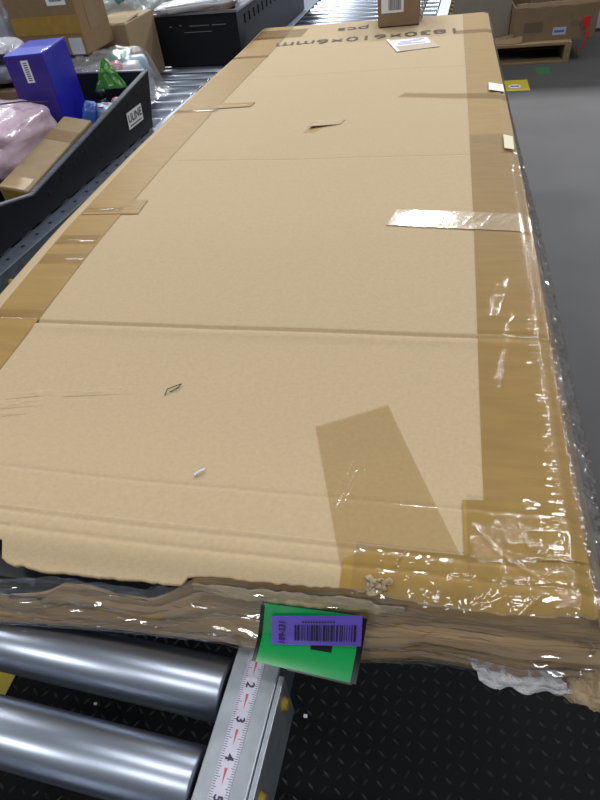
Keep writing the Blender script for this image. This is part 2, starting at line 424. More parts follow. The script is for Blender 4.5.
def tape(quad, n, mt=M['tape'], off=.0006, creases=None, name='tape_strip', wob=.0, thick=0.):
    """quad: far-left, far-right, near-right, near-left corners on the top of the carton"""
    a, b, c, d = [Vector(q) for q in quad]
    cf = crease_fn(creases) if creases else (lambda x, y: 0)
    def fn(u, v):
        p = (a * (1 - u) + b * u) * (1 - v) + (d * (1 - u) + c * u) * v
        x, y = p.x, p.y
        if wob: y += wob * nz(x * 200, y * 3); x += wob * nz(x * 3, y * 120)
        return (x, y, hz(x, y) + droop(x, y) + off + cf(x, y) + (.0002 * nz(x * 60, y * 60)))
    return grid(name, lin(0, 1, n[0]), lin(0, 1, n[1]), fn, mt, big)

# long strips down both sides
tape([(.006, 1.845), (.105, 1.845), (.086, .02), (.026, .02)], (10, 260), off=.0007)
rnd = random.Random(4)
tape([(.612, 1.845), (.684, 1.845), (.684, .03), (.612, .03)], (14, 300), off=.0007)
# shiny overlap bands in the left strip, cross strips, patches
for y in (1.705, 1.49, 1.03, .57, .475, .425, .30):
    segs = [(.03 + rnd.random() * .01, y, .085 + rnd.random() * .02, y + rnd.uniform(-.004, .004), .0006, .0011)]
    tape([(.004 if y > 1 else .024, y + .012), (.105 if y > 1 else .088, y + .012), (.105 if y > 1 else .088, y - .012), (.004 if y > 1 else .024, y - .012)], (30, 16), M['tape_thin'], .0013, segs, 'tape_overlap')
tape([(.030, .600), (.1165, .600), (.1185, .5526), (.024, .5502)], (40, 24), M['tape'], .0013, [(.04, .576, .10, .580, .0006, .0015), (.085, .57, .105, .59, .0007, .0015)])
tape([(.010, 1.069), (.1746, 1.0735), (.1723, 1.043), (.010, 1.030)], (40, 14), M['tape'], .0013, [(.09, 1.055, .168, 1.058, .0008, .002)])
tape([(.5097, .5582), (.684, .545), (.683, .4967), (.4979, .5149)], (70, 24), M['shiny_tape'], .0014, [(.60 + .012 * k, .515 + .01 * (k % 2), .615 + .012 * k, .545, .0005, .0012) for k in range(5)], 'tape_strip', .0006)
tape([(.4892, 1.0885), (.684, 1.0541), (.683, 1.0192), (.4769, 1.0639)], (40, 10), M['tape_thin'], .0013)
tape([(.010, 1.80), (.16, 1.80), (.155, 1.70), (.010, 1.69)], (24, 12), M['tape_thin'], .0014)
tape([(.585, 1.64), (.684, 1.64), (.684, 1.60), (.585, 1.60)], (24, 10), M['tape_thin'], .0014)
# wide translucent patch near the front edge
dg = [(.5038, .1152, .4939, .0735, .0010, .0009), (.5077, .1041, .4961, .0635, .0011, .0009), (.500, .098, .4945, .078, .0009, .0008), (.510, .098, .5015, .068, .0010, .0009),
      (.537, .0783, .4978, .0637, .0005, .0008), (.5521, .0281, .543, .0018, .0010, .0010), (.513, .118, .515, .095, .0006, .0008), (.522, .118, .532, .110, .0006, .001), (.475, .128, .525, .150, .0006, .002), (.50, .142, .53, .146, .0005, .002)]
tape([(.4616, .152), (.5268, .1861), (.5939, .0259), (.508, .000)], (80, 130), M['tape_thin'], .0011, dg, 'tape_patch')
# golden tape along the front and over the corner
cr = [(.6036, .0569, .6207, .0326, .0012, .0012), (.6241, .0305, .6468, .0156, .0012, .0012), (.6059, .0102, .6762, .0157, .0009, .0011), (.6368, .0609, .6421, .0395, .0010, .001),
      (.6489, .0044, .6311, -.0141, .0012, .001), (.6588, .0058, .6761, -.0064, .0012, .001), (.5783, .0026, .5731, -.0135, .0012, .001), (.585, .003, .58, -.012, .001, .001)]
cfg = crease_fn(cr)
def front_tape(x, t):
    y = (pw(TEAR, x) + .0005) * (1 - t) + (.0265 + .004 * (x - .52) / .16 + (x < .53) * (x - .53) * .5) * t
    return (x, y, hz(x, y) + droop(x, y) + .0013 + cfg(x, y) + .0003 * nz(x * 60, y * 60))
grid('tape_strip', lin(.507, .684, 110), lin(0, 1, 26), front_tape, M['tape_gold'], big)
tape([(.5951, .0802), (.6704, .0859), (.684, .035), (.596, .0229)], (60, 40), M['tape_gold'], .0016, cr)

# printing, upside down for the camera
def on_top(x, y, rz): return Matrix.Translation((x, y, hz(x, y) + .0012)) @ Matrix.Rotation(rz, 4, 'Z')
text('1830\u00d7610\u00d76mm', .068, M['print'], big, 'printed_size', on_top(.350, 1.632, R(180) + .065), .0, 1.13)
text('pcs', .066, M['print'], big, 'printed_count', on_top(.300, 1.755, R(180) + .045), .0, 1.1)
# address pouch and stickers
def patch(name, pts, mt, off, th=.0003, parent=big):
    v = [(x, y, hz(x, y) + off) for x, y in pts] + [(x, y, hz(x, y) + off + th) for x, y in pts]
    return mesh(name, v, BOXF, mt, parent)
po = patch('label_pouch', [(.4491, 1.4387), (.5531, 1.4698), (.5144, 1.6009), (.4097, 1.587)], M['pouch'], .0015)
patch('pouch_edge', [(.449, 1.438), (.4565, 1.4405), (.418, 1.5875), (.4097, 1.587)], M['white'], .0019, .0003, po)
patch('shipping_label', [(.4426, 1.4972), (.5299, 1.5144), (.5178, 1.5788), (.4241, 1.5726)], M['white'], .0019, .0003, po)
for k, (u0, u1) in enumerate([(.1, .85), (.12, .5), (.2, .8), (.6, .9)]):
    v = .18 + .2 * k
    A, B_, Cc, D = [Vector(q) for q in ((.4426, 1.4972), (.5299, 1.5144), (.5178, 1.5788), (.4241, 1.5726))]
    g = lambda u, v: tuple((A * (1 - u) + B_ * u) * (1 - v) + (D * (1 - u) + Cc * u) * v)
    patch('printed_line', [g(u0, v), g(u1, v), g(u1, v + .09), g(u0, v + .09)], M['purple'], .00225, .0002, po)
patch('white_sticker', [(.6525, 1.0694), (.682, 1.0644), (.682, 1.1139), (.6544, 1.1195)], M['white'], .0048)
patch('cream_sticker', [(.6636, .7608), (.6788, .7598), (.6805, .818), (.6653, .8194)], M['cream'], .0048)

# puncture with a lifted flap, scuffs
px, py = .335, .902
hole = [(px - .019, py - .028), (px + .002, py - .026), (px + .014, py - .006), (px - .008, py + .004)]
patch('puncture', hole, M['kraft_front'], -.0006, .0009)
def flap_pt(u, v):
    x = px - .012 + .058 * u + .006 * v; y = py - .010 + .048 * v * (1 - .5 * u) + .022 * u
    return (x, y, hz(x, y) + .0006 + .0045 * (1 - u) * (1 - v) ** 2)
grid('punctured_flap', lin(0, 1, 10), lin(0, 1, 8), flap_pt, M['kraft'], big, thick=.0005)
for (x0, y0, wx, wy, sd) in [(.226, .181, .040, .006, 1), (.139, .155, .030, .007, 2), (.15, .17, .028, .005, 3), (.135, .139, .022, .004, 5)]:
    grid('scuff', lin(-1, 1, 22), lin(-1, 1, 10), lambda u, v: (x0 + wx * u, y0 + wy * v + .006 * u, hz(x0 + wx * u, y0 + wy * v) + .0002 + .0011 * max(0, (1 - u * u)) * max(0, (1 - v * v)) * (.4 + nz(u * 3, v * 2, sd))), M['kraft'], big)

# ---- stretch film
segs = [(.6353, .3759, .6233, .3211, .0013, .0011), (.6447, .3866, .6294, .3178, .0014, .0011), (.6485, .3279, .6333, .2749, .0014, .0012), (.6419, .2871, .6256, .2134, .0015, .0013), (.6366, .2638, .6281, .2094, .0012, .001),
        (.62, .285, .684, .286, .0005, .0009), (.62, .213, .684, .217, .0006, .0009), (.65, .232, .684, .233, .0009, .0012), (.62, .262, .66, .25, .0004, .001), (.62, .52, .66, .535, .0006, .0012), (.63, .60, .684, .61, .0005, .001),
        (.62, .76, .684, .765, .0004, .001), (.63, .71, .68, .70, .0004, .001)]
rnd = random.Random(11)
for k in range(46):
    a = rnd.uniform(-.5, 2.2); l = rnd.uniform(.012, .04); x = rnd.uniform(.60, .68); y = rnd.uniform(-.006, .075)
    segs.append((x, y, x + l * math.cos(a), y - l * math.sin(a) * .6, rnd.uniform(.0007, .0016), rnd.uniform(.0006, .0010)))
segs += cr
cf = crease_fn(segs)
def film_top(x, y):
    rib = .00060 * math.sin(y * 2 * math.pi / .0075 + 2 * nz(x * 20, y * 10)) * sstep(.648, .672, x) * sstep(.03, .12, y) * (1 - sstep(.42, .55, y))
    return (x, y, hz(x, y) + droop(x, y) + .0024 + cf(x, y) + rib + .0004 * nz(x * 35, y * 35, 4.))
grid('film_over_edge', lin(.612, .686, 60), [.085 + .0017 * i for i in range(440)], film_top, M['film'], big)
grid('film_over_corner', lin(.598, .686, 120), [-.0125 + .0009 * i for i in range(110)], film_top, M['film_corner'], big)
fr_segs = []
for k in range(24):
    x = rnd.uniform(.51, .60); y = rnd.uniform(-.012, .028); a = rnd.uniform(.9, 1.9) if k % 2 else rnd.uniform(-.2, .2); l = rnd.uniform(.006, .03)
    fr_segs.append((x, y, x + l * math.cos(a), y - l * math.sin(a) * .7, rnd.uniform(.0005, .001), rnd.uniform(.0007, .0011)))
cf2 = crease_fn(fr_segs)
def film_near(x, t):
    y = (pw(TEAR, x) - .003) * (1 - t) + .030 * t
    return (x, y, hz(x, y) + droop(x, y) + .0024 + cf2(x, y) + .0004 * nz(x * 35, y * 35, 4.))
grid('film_over_front_edge', lin(.515, .600, 90), lin(0, 1, 34), film_near, M['film_corner'], big)
ff = []
for k in range(60):
    x = rnd.uniform(0.1, .66); t = rnd.uniform(.05, .95); l = rnd.uniform(.02, .14); a = rnd.uniform(-.10, .12) if k % 5 else rnd.uniform(-1.2, 1.2); l = l if k % 5 else .02
    ff.append((x, t * .07, x + l * math.cos(a), t * .07 + l * math.sin(a), rnd.uniform(.0008, .0020), rnd.uniform(.0007, .0012)))
cff = crease_fn(ff)
def film_front(x, t):
    q = front_pt(x, min(1, t * 1.02)); q0 = front_pt(x, 0)
    yt = pw(TEAR, x) - .003
    zz = (hz(x, 0) - .003) * (1 - t) + (RT + .001) * t
    yb = pw(FB, x) - .003
    y = min(q[1] - .002, yt + (yb - yt) * math.sin(t * math.pi / 2))
    y -= cff(x, t * .07)
    y -= .0015 * ridge(x * 7 + t * 5, t * 26, 3.) * sstep(0, .1, t) + .0012 * ridge(x * 45, t * 20, 8.)
    return (x, y, zz + .0012 * nz(x * 40, t * 9, 2.))
grid('film_over_front', lin(-.005, .69, 380), lin(0, 1, 84), film_front, M['film_front'], big)
def film_right(y, t):
    q = right_pt(y, t)
    am = .002 + .006 * (1 - sstep(.25, 1.1, y))
    k = sstep(0, .10, t)
    x = q[0] + .0015 + k * am * (ridge(y * 34, t * 4, 1.) * .8 + .5 * ridge(y * 90, t * 9, 4.))
    z = q[2] + .0022 * (1 - t) + k * .004 * nz(y * 60, t * 8, 9.)
    return (x, y, z)
grid('film_over_right', [-.014 + .0024 * i for i in range(776)], lin(0, 1, 20), film_right, M['film_side'], big, smooth=False)

# crushed bottom corner: white paper and crumpled board sticking out
def cor_paper(u, v):
    x = .602 + .062 * u + .012 * v; y = -.024 - .016 * v * (1 - .45 * abs(u - .35)) + .004 * nz(u * 5, v * 4, 1.)
    z = .802 - .010 * v + .004 * nz(u * 7, v * 6, 5.) + .002 * ridge(u * 12, v * 10, 2.)
    return (x, y, z)
grid('crumpled_paper', lin(0, 1, 36), lin(0, 1, 24), cor_paper, M['paper'], big, smooth=False)
def cor_board(u, v):
    x = .648 + .050 * u; y = -.008 - .036 * v * (.55 + .45 * u) + .005 * nz(u * 4, v * 4, 3.)
    z = .806 - .022 * v + .009 * nz(u * 6, v * 5, 8.) + .003 * ridge(u * 11, v * 9, 4.)
    return (x, y, z)
grid('crumpled_corner', lin(0, 1, 30), lin(0, 1, 24), cor_board, M['kraft_torn'], big, smooth=False, thick=.002)
def cor_board2(u, v):
    x = .685 + .020 * u + .004 * nz(v * 8, 1.); y = -.018 + .06 * v
    return (x, y, .825 - .035 * u + .006 * nz(u * 6, v * 7, 12.))
grid('crumpled_corner', lin(0, 1, 16), lin(0, 1, 24), cor_board2, M['kraft_torn'], big, smooth=False, thick=.002)

# ------------------------------------------------------------------ green tag with the violet barcode sticker
gt = empty('green_plastic_tag', (.478, -.04, RT + .002), 0, 'shiny green plastic tag with black edges stuck on the torn front of the long carton', 'tag')
g0 = Vector(gt.location)
def gpt(u, v, off=0.):
    # u across, v downwards; the lower part bends outward
    x = .4500 + .079 * u - .007 * v * (1 - u) - .006 * v * u
    z = .8475 - .056 * v + .036 * max(0, v - .45) ** 1.35 - .004 * u * v
    y = -.020 - .017 * math.sin(min(1, v * .9) * math.pi / 2) - .024 * max(0, v - .45) ** 1.35 * (1 + u * .4) - off
    return Vector((x, y, z)) - g0
def gsheet(name, u0, u1, v0, v1, mt, off, n=(14, 16), parent=gt, skew=0.):
    return grid(name, lin(u0, u1, n[0]), lin(v0, v1, n[1]), lambda u, v: gpt(u + skew * .25 * (v - .3), v - skew * (u - .5), off), mt, parent)
gsheet('plastic_sheet', .03, .95, .0, 1., M['green'], .0045)
gsheet('black_edge', .945, 1.0, .02, .99, M['green_edge'], .0047, (4, 16))
gsheet('black_edge', .0, .04, .03, 1., M['green_edge'], .0047, (4, 16))
gsheet('black_edge', .35, .96, .985, 1.015, M['green_edge'], .0047, (14, 4))
gsheet('black_mark', .52, .72, .50, .60, M['green_edge'], .0052, (8, 4))
st = gsheet('barcode_sticker', .13, .97, .06, .52, M['purple'], .0062, (10, 8), skew=.22)
rnd = random.Random(7)
u = .35
while u < .90:
    wd = rnd.choice((.006, .010, .016, .022))
    gsheet('bar', u, u + wd, .19, .44, M['ink'], .0068, (2, 4), st, .22)
    u += wd + rnd.choice((.008, .012, .016))
for k in range(12):
    gsheet('printed_line', .42 + .026 * k, .435 + .026 * k, .135, .16, M['ink'], .0068, (2, 2), st, .22)
pa, pb, pc = gpt(.235, .335, .0085), gpt(.225, .135, .0085), gpt(.435, .295, .0085)
ex = (pb - pa).normalized(); nn = (pc - pa).normalized().cross(ex); ey = nn.cross(ex).normalized(); 
mm = Matrix(((ex.x, -ey.x if False else (ex.cross(nn)).x * -1, nn.x, pa.x), (ex.y, (ex.cross(nn)).y * -1, nn.y, pa.y), (ex.z, (ex.cross(nn)).z * -1, nn.z, pa.z), (0, 0, 0, 1)))
text('189-231', .0068, M['ink'], st, 'printed_code', mm, .0001)

# small debris lying on the long carton
def debris(name, x, y, pts, r, mt, label, cat):
    mb = MB()
    for a, b in zip(pts, pts[1:]):
        mb.cyl((x + a[0], y + a[1], hz(x + a[0], y + a[1]) + r + .0003 + a[2]), (x + b[0], y + b[1], hz(x + b[0], y + b[1]) + r + .0003 + b[2]), r, n=6)
    o = mb.build(name, mt); tag(o, label, cat); return o
debris('thread', .3046, .188, [(-.007, -.007, 0), (-.006, .000, .002), (.002, .006, .002), (.006, .010, .001), (.004, .004, .001), (-.003, -.002, 0)], .0005, M['print'], 'dark looped thread lying on top of the long carton', 'thread')
debris('paper_scrap', .368, .085, [(-.004, -.004, 0), (0, 0, .001), (.004, .003, .001)], .0011, M['white'], 'tiny white paper scrap on top of the long carton', 'scrap')
o = MB().box((.367, .153, .0083), (.375, .160, .0100)).build('paper_chip', M['white'], bevel=.001); tag(o, 'small white paper chip on the black mat right of the ruler rail', 'scrap')
o = MB().box((-.070, .109, .0083), (-.063, .114, .0100)).build('paper_chip', M['white'], bevel=.001); tag(o, 'small white paper chip on the black mat seen between two rollers', 'scrap')
o = MB().box((-.60, -.10, .008), (-.272, .16, .0095)).build('floor_tape', M['yellow_line']); tag(o, 'yellow floor marking seen between the rollers at the left edge', 'floor tape')

# ------------------------------------------------------------------ cartons
def carton(name, loc, rz, size, mt, label, tape_axis=None, label_side=None, open_top=False, tilt=(0, 0)):
    """origin at the base, near-right corner; body spans local x -sx..0, y 0..sy"""
    sx, sy, sz = size
    root = empty(name, loc, rz, label, 'carton'); root.rotation_euler = (tilt[0], tilt[1], rz)
    if open_top:
        b = MB(); t = .006
        b.box((-sx, 0, 0), (0, t, sz)).box((-sx, sy - t, 0), (0, sy, sz)).box((-sx, t, 0), (-sx + t, sy - t, sz)).box((-t, t, 0), (0, sy - t, sz)).box((-sx + t, t, 0), (-t, sy - t, t))
        b.build('body', mt, root)
    else:
        MB().box((-sx, 0, 0), (0, sy, sz)).build('body', mt, root, bevel=.003)
    return root
def face_x(root, name, y0, y1, z0, z1, mt, off=.0005): return MB().box((0, y0, z0), (off, y1, z1)).build(name, mt, root)
def face_y(root, name, x0, x1, z0, z1, mt, off=.0005): return MB().box((x0, -off, z0), (x1, 0, z1)).build(name, mt, root)
def face_z(root, name, x0, x1, y0, y1, z, mt, off=.0005): return MB().box((x0, y0, z), (x1, y1, z + off)).build(name, mt, root)
def barcode(root, axis, a0, a1, z0, z1, off, seed, mt=M['ink']):
    r = random.Random(seed); a = a0; mb = MB()
    while a < a1:
        wd = (a1 - a0) * r.choice((.02, .03, .05))
        if axis == 'y': mb.box((a, -off - .0002, z0), (a + wd, -off, z1))
        elif axis == 'x': mb.box((off, a, z0), (off + .0002, a + wd, z1))
        a += wd + (a1 - a0) * r.choice((.025, .04))
    return mb.build('barcode', mt, root)

# small parcel on the far end of the long carton
sb = carton('small_carton', (.492, 1.742, hz(.42, 1.74) + .002), R(4), (.118, .16, .10), M['carton_dark'], 'small brown parcel with a barcode label on the far end of the long carton')
lb = face_y(sb, 'white_label', -.108, -.046, .034, .085, M['white']); barcode(lb, 'y', -.088, -.054, .040, .066, .0006, 3)
def pb(u, v):
    x = .001 + .030 * math.sin(u * math.pi) * v * .6 + .022 * v; y = .0 + .15 * u; z = .095 * v + .004
    return (x + .005 * ridge(u * 8, v * 6), y, z)
grid('clear_wrap', lin(0, 1, 30), lin(0, 1, 20), pb, M['clear'], sb)

# ------------------------------------------------------------------ front black bin
bn = empty('storage_bin', (-.334, .80, RT), R(-4.2), 'black corrugated plastic bin with sloping sides and white label, full of parcels', 'bin', 'black storage bins')
LEAN = .10
PROF = [(-.300, .002), (.405, .002), (.430, .1225), (-.087, .0526), (-.165, .0715), (-.300, .0960)]
RIM = [(-.300, .0960), (-.165, .0715), (-.087, .0526), (.430, .1225)]
def side(name, x0, x1, lean, parent):
    v = [(x0 + lean * z, y, z) for y, z in PROF] + [(x1 + lean * z, y, z) for y, z in PROF]
    n = len(PROF)
    f = [tuple(range(n)), tuple(range(2 * n - 1, n - 1, -1))] + [(i, n + i, n + (i + 1) % n, (i + 1) % n) for i in range(n)]
    return mesh(name, v, f, M['bin'], parent)
bside = side('side_wall', .164, .172, LEAN, bn); side('side_wall', -.215, -.207, -LEAN, bn)
def wallq(name, a, b, c, d, th, mt, parent):   # four corners and a thickness vector
    q = [Vector(p) for p in (a, b, c, d)]; t = Vector(th)
    return mesh(name, q + [p + t for p in q], BOXF, mt, parent)
wallq('back_wall', (-.207, .396, .003), (.164, .396, .003), (.176, .421, .1215), (-.219, .421, .1215), (0, .008, 0), M['bin'], bn)
wallq('front_wall', (-.207, -.300, .003), (.164, -.300, .003), (.172, -.300, .096), (-.215, -.300, .096), (0, .008, 0), M['bin'], bn)
MB().box((-.206, -.291, .003), (.163, .395, .008)).build('base', M['bin'], bn)
# fluted rim: the open ends of the corrugated sheet
mb = MB(); yy = -.297
while yy < .428:
    z = pw(RIM, yy); xx = .168 + LEAN * z
    mb.box((xx - .0055, yy - .0014, z - .001), (xx + .0055, yy + .0014, z + .0022)); yy += .0050
mb.build('fluted_rim', M['rim'], bn)
MB().box((-.215, .420, .1215), (.176, .430, .1245)).build('back_rim', M['rim'], bn)
# dark blocks on the wall, standing in for the shade inside slots
for k in range(9):
    y = -.04 + .050 * k
    zt = pw(RIM, y)
    for dz, ok in ((.022, True), (.056, k % 3 == 1)):
        if not ok: continue
        z = zt - dz; x = .172 + LEAN * z
        MB().box((x - .001, y - .0035, z - .0055), (x + .0006, y + .0035, z + .0055)).build('slot_shade', M['hole'], bside)
ly, lz = .328, .052
mlab = Matrix.Translation((.1726 + LEAN * lz, ly, lz)) @ Matrix.Rotation(math.atan(LEAN), 4, 'Y')
lbm = MB().box((0, -.036, -.018), (.0006, .036, .018), mlab).build('white_label', M['white'], bside)
ML = mlab @ Matrix.Translation((.0007, 0, .003)) @ Matrix(((0, 0, 1, 0), (1, 0, 0, 0), (0, 1, 0, 0), (0, 0, 0, 1)))
text('ULINE', .024, M['ink'], lbm, 'printed_name', ML, .0006, 1.0)
MB().box((.0006, -.028, -.0135), (.0008, .028, -.011), mlab).build('printed_line', M['ink'], lbm)

# far black bin
b2 = empty('storage_bin', (-.150, 2.115, RT), R(-4), 'black slotted plastic bin farther along the conveyor with white plastic over its rim', 'bin', 'black storage bins')
hw, hl, hh = .137, .38, .138
def slotted(name, axis, fixed, a0, a1, z0, z1, th, slots, parent):
    """wall with rectangular holes: slots = [(a0,a1,z0,z1)]"""
    As = sorted(set([a0, a1] + [s_[0] for s_ in slots] + [s_[1] for s_ in slots])); Zs = sorted(set([z0, z1] + [s_[2] for s_ in slots] + [s_[3] for s_ in slots]))
    mb = MB()
    for i in range(len(As) - 1):
        for j in range(len(Zs) - 1):
            ca, cz = (As[i] + As[i + 1]) / 2, (Zs[j] + Zs[j + 1]) / 2
            if any(s_[0] < ca < s_[1] and s_[2] < cz < s_[3] for s_ in slots): continue
            if axis == 'x': mb.box((fixed, As[i], Zs[j]), (fixed + th, As[i + 1], Zs[j + 1]))
            else: mb.box((As[i], fixed, Zs[j]), (As[i + 1], fixed + th, Zs[j + 1]))
    return mb.build(name, M['bin'], parent)
sl = [(-hl + .06 + .045 * k, -hl + .074 + .045 * k, .095, .120) for k in range(15)]
slotted('side_wall', 'x', hw - .008, -hl, hl, .002, hh, .008, sl, b2)
slotted('side_wall', 'x', -hw, -hl, hl, .002, hh, .008, [], b2)
fw = slotted('end_wall', 'y', -hl, -hw + .008, hw - .008, .002, hh, .008, [], b2)
slotted('end_wall', 'y', hl - .008, -hw + .008, hw - .008, .002, hh, .008, [], b2)
MB().box((-hw + .008, -hl + .008, .003), (hw - .008, hl - .008, .009)).build('base', M['bin'], b2)
for x0, x1, z0, z1 in [(-.085, -.078, .108, .111), (-.052, -.045, .110, .113), (-.018, .045, .108, .110), (.055, .10, .108, .110), (-.04, .05, .092, .0935)]:
    MB().box((x0, -hl - .0012, z0), (x1, -hl, z1)).build('moulded_rib', M['rim'], fw)
for x0, x1, y0, y1 in [(-hw - .004, hw + .004, -hl - .004, -hl + .010), (hw - .010, hw + .004, -hl + .010, hl)]:
    MB().box((x0, y0, hh), (x1, y1, hh + .006)).build('rim', M['rim'], b2)

# ------------------------------------------------------------------ soft parcels
def pillow(name, loc, dims, rot, seed, mt, label, cat, amp=.12, e=.55, freq=3.2, parent=None, n=(44, 26)):
    """a stuffed, wrinkled bag; origin at its base"""
    dx, dy, dz = [d / 2 for d in dims]
    def pwr(c, p): return math.copysign(abs(c) ** p, c)
    v = []; f = []; nu, nv = n
    for j in range(nv + 1):
        ph = -math.pi / 2 + math.pi * j / nv
        for i in range(nu):
            th = 2 * math.pi * i / nu
            x = pwr(math.cos(ph), e) * pwr(math.cos(th), e); y = pwr(math.cos(ph), e) * pwr(math.sin(th), e); z = pwr(math.sin(ph), .8)
            k = 1 + amp * (nz(x * freq, y * freq, z * freq + seed) + .8 * (ridge(x * freq * 2 + seed, y * freq * 2, z * 2 * freq) - .5))
            v.append((x * dx * k, y * dy * k, z * dz * k + dz))
    for j in range(nv):
        for i in range(nu):
            f.append((j * nu + i, j * nu + (i + 1) % nu, (j + 1) * nu + (i + 1) % nu, (j + 1) * nu + i))
    o = mesh(name, v, f, mt, parent, True, loc); o.rotation_euler = rot
    if not parent: tag(o, label, cat)
    return o

fl = RT + .009
# inside the front bin
bl = empty('blue_box', (-.2955, 1.0685, fl), R(7.3), 'shiny violet-blue cardboard box with a white barcode sticker standing in the front bin', 'box')
bx, by, bh = .0855, .137, 1.0 - fl
mb = MB().box((-bx / 2, -by / 2, 0), (bx / 2, by / 2, bh - .001)).build('body', M['blue'], bl, bevel=.002)
MB().box((-bx / 2 + .001, -by / 2 - .0006, .001), (bx / 2 - .001, -by / 2, bh - .003)).build('violet_front', M['violet'], bl)
MB().box((-bx / 2 + .001, -by / 2 + .001, bh - .001), (bx / 2 - .001, by / 2 - .001, bh)).build('lid_panel', M['blue_top'], bl)
sk = MB().box((-.008, -by / 2 - .0012, bh - .052), (.008, -by / 2 - .0006, bh - .010)).build('barcode_sticker', M['white'], bl)
mb = MB()
for k in range(9): mb.box((-.004, -by / 2 - .0014, bh - .048 + .004 * k), (.004, -by / 2 - .0012, bh - .0462 + .004 * k))
mb.build('barcode', M['ink'], sk)
def bt(u, v): return (bx / 2 - .003 + .004 * v, -by / 2 + by * u, bh + .0008 - .0006 * v + .0012 * ridge(u * 14, v * 3))
grid('tape_seam', lin(0, 1, 40), lin(0, 1, 5), bt, M['clear'], bl)

tn = carton('tan_carton', (-.192, .728, fl + .004), R(-5.9), (.066, .25, .038), M['carton_light'], 'slim tan carton lying along the right side of the front bin', tilt=(R(10.5), R(8)))
face_z(tn, 'tape_strip', -.0655, -.0005, .165, .20, .038, M['carton'])
face_y(tn, 'end_tape', -.060, -.006, .004, .034, M['tape_gold'])
face_z(tn, 'tape_strip', -.055, -.008, .002, .036, .038, M['shiny_tape'])
pk = pillow('bubble_mailer', (-.356, .888, fl + .012), (.225, .220, .126), (R(3), R(4), R(-8)), 3.3, M['pink'], 'pale pink glossy padded mailer lying in the front bin', 'mailer', .10, .5)
pillow('bubble_mailer', (-.355, .70, fl + .002), (.15, .12, .072), (0, 0, R(10)), 8.1, M['pink_deep'], 'deeper pink plastic mailer at the near left of the front bin', 'mailer', .12, .5)
# thin black cord lying across the mailer
pts = [(-.43, .84, .937), (-.36, .83, .946), (-.31, .86, .947), (-.26, .91, .938), (-.235, .955, .922)]
mb = MB()
for a, b in zip(pts, pts[1:]): mb.cyl(a, b, .0013, n=8)
o = mb.build('cord', M['black'], pk); o['label'] = 'thin black drawstring'
o.matrix_parent_inverse = Matrix.LocRotScale(pk.location, pk.rotation_euler, None).inverted()
def pouch(name, loc, dims, rot, mt, label, cat):
    o = pillow(name, loc, dims, rot, dims[0] * 50, mt, label, cat, .06, .4); return o
pouch('blue_pouch', (-.205, 1.01, fl + .02), (.034, .05, .088), (R(-12), R(18), R(20)), M['bluep'], 'dark blue glossy pouch sticking up behind the tan carton', 'pouch')
pa = pouch('pale_blue_packet', (-.193, 1.075, fl + .005), (.055, .06, .078), (0, R(6), R(12)), M['ltblue'], 'pale blue packet with pink marks beside the blue pouch', 'packet')
for q in ((-.012, -.006), (.008, .006), (.002, -.018)):
    MB().box((q[0] - .007, q[1] - .002, .0775), (q[0] + .005, q[1] + .002, .0795)).build('pink_mark', M['pinkp'], pa)
# bottle and trinkets under green film
bt_ = empty('dark_bottle', (-.222, 1.150, fl), 0, 'small dark navy bottle under the green film in the front bin', 'bottle')
MB().rev((0, 0, 0), (0, 0, 1), [(0, .018), (.002, .021), (.06, .021), (.072, .010), (.078, .009)], 20).build('glass', M['navy'], bt_, smooth=True)
MB().rev((0, 0, .078), (0, 0, 1), [(0, .011), (.014, .011), (.016, .009)], 16).build('cap', M['black'], bt_, smooth=True)
pillow('pink_trinket', (-.182, 1.140, fl + .055), (.026, .028, .024), (0, 0, 0), 2., M['pink_deep'], 'small pink trinket inside the front bin beside the dark bottle', 'trinket', .08, 1., n=(20, 12))
pillow('tan_trinket', (-.200, 1.118, fl + .052), (.022, .024, .022), (0, 0, 0), 5., M['carton_light'], 'small tan trinket inside the front bin near the pink one', 'trinket', .08, 1., n=(20, 12))
MB_ = [(-.270, 1.165), (-.150, 1.165)]
def gf(u, v):
    x = -.205 + .085 * (u - .28) * (.12 + .88 * v); y = 1.176 - .03 * v + .006 * nz(u * 4, v * 4); z = .945 - .055 * v + .004 * nz(u * 5, v * 5, 3.)
    return (x, y, z)
o = grid('green_film_bag', lin(0, 1, 20), lin(0, 1, 20), gf, M['green_film'], thick=.0006); tag(o, 'bright green translucent film corner standing in the front bin', 'film')
pillow('filler_packet', (-.205, 1.140, fl + .002), (.09, .05, .05), (0, 0, 0), 6., M['navy'], 'dark packet at the bottom of the front bin under the bottle', 'packet', .06, .45)

# clear bag spilling behind the front bin
cb = empty('clear_goods_bag', (-.285, 1.345, RT + .002), 0, 'clear plastic bag of mixed red and blue goods behind the front bin', 'bag')
pillow('goods', (0, 0, .0), (.19, .19, .105), (0, 0, R(8)), 4.4, M['grey_poly'], None, None, .10, .55, parent=cb)
pillow('red_packet', (.025, -.03, .060), (.06, .05, .058), (0, 0, R(30)), 1.4, M['red_soft'], None, None, .06, .4, parent=cb, n=(24, 14))
pillow('white_packet', (.062, -.01, .055), (.05, .06, .058), (0, 0, R(10)), 2.4, M['white_poly'], None, None, .06, .4, parent=cb, n=(24, 14))
pillow('blue_packet', (.055, .045, .065), (.06, .04, .050), (0, 0, R(20)), 7.4, M['ltblue'], None, None, .06, .4, parent=cb, n=(24, 14))
pillow('teal_packet', (.0, .07, .070), (.09, .04, .050), (0, 0, R(-30)), 9.4, M['teal'], None, None, .06, .4, parent=cb, n=(24, 14))
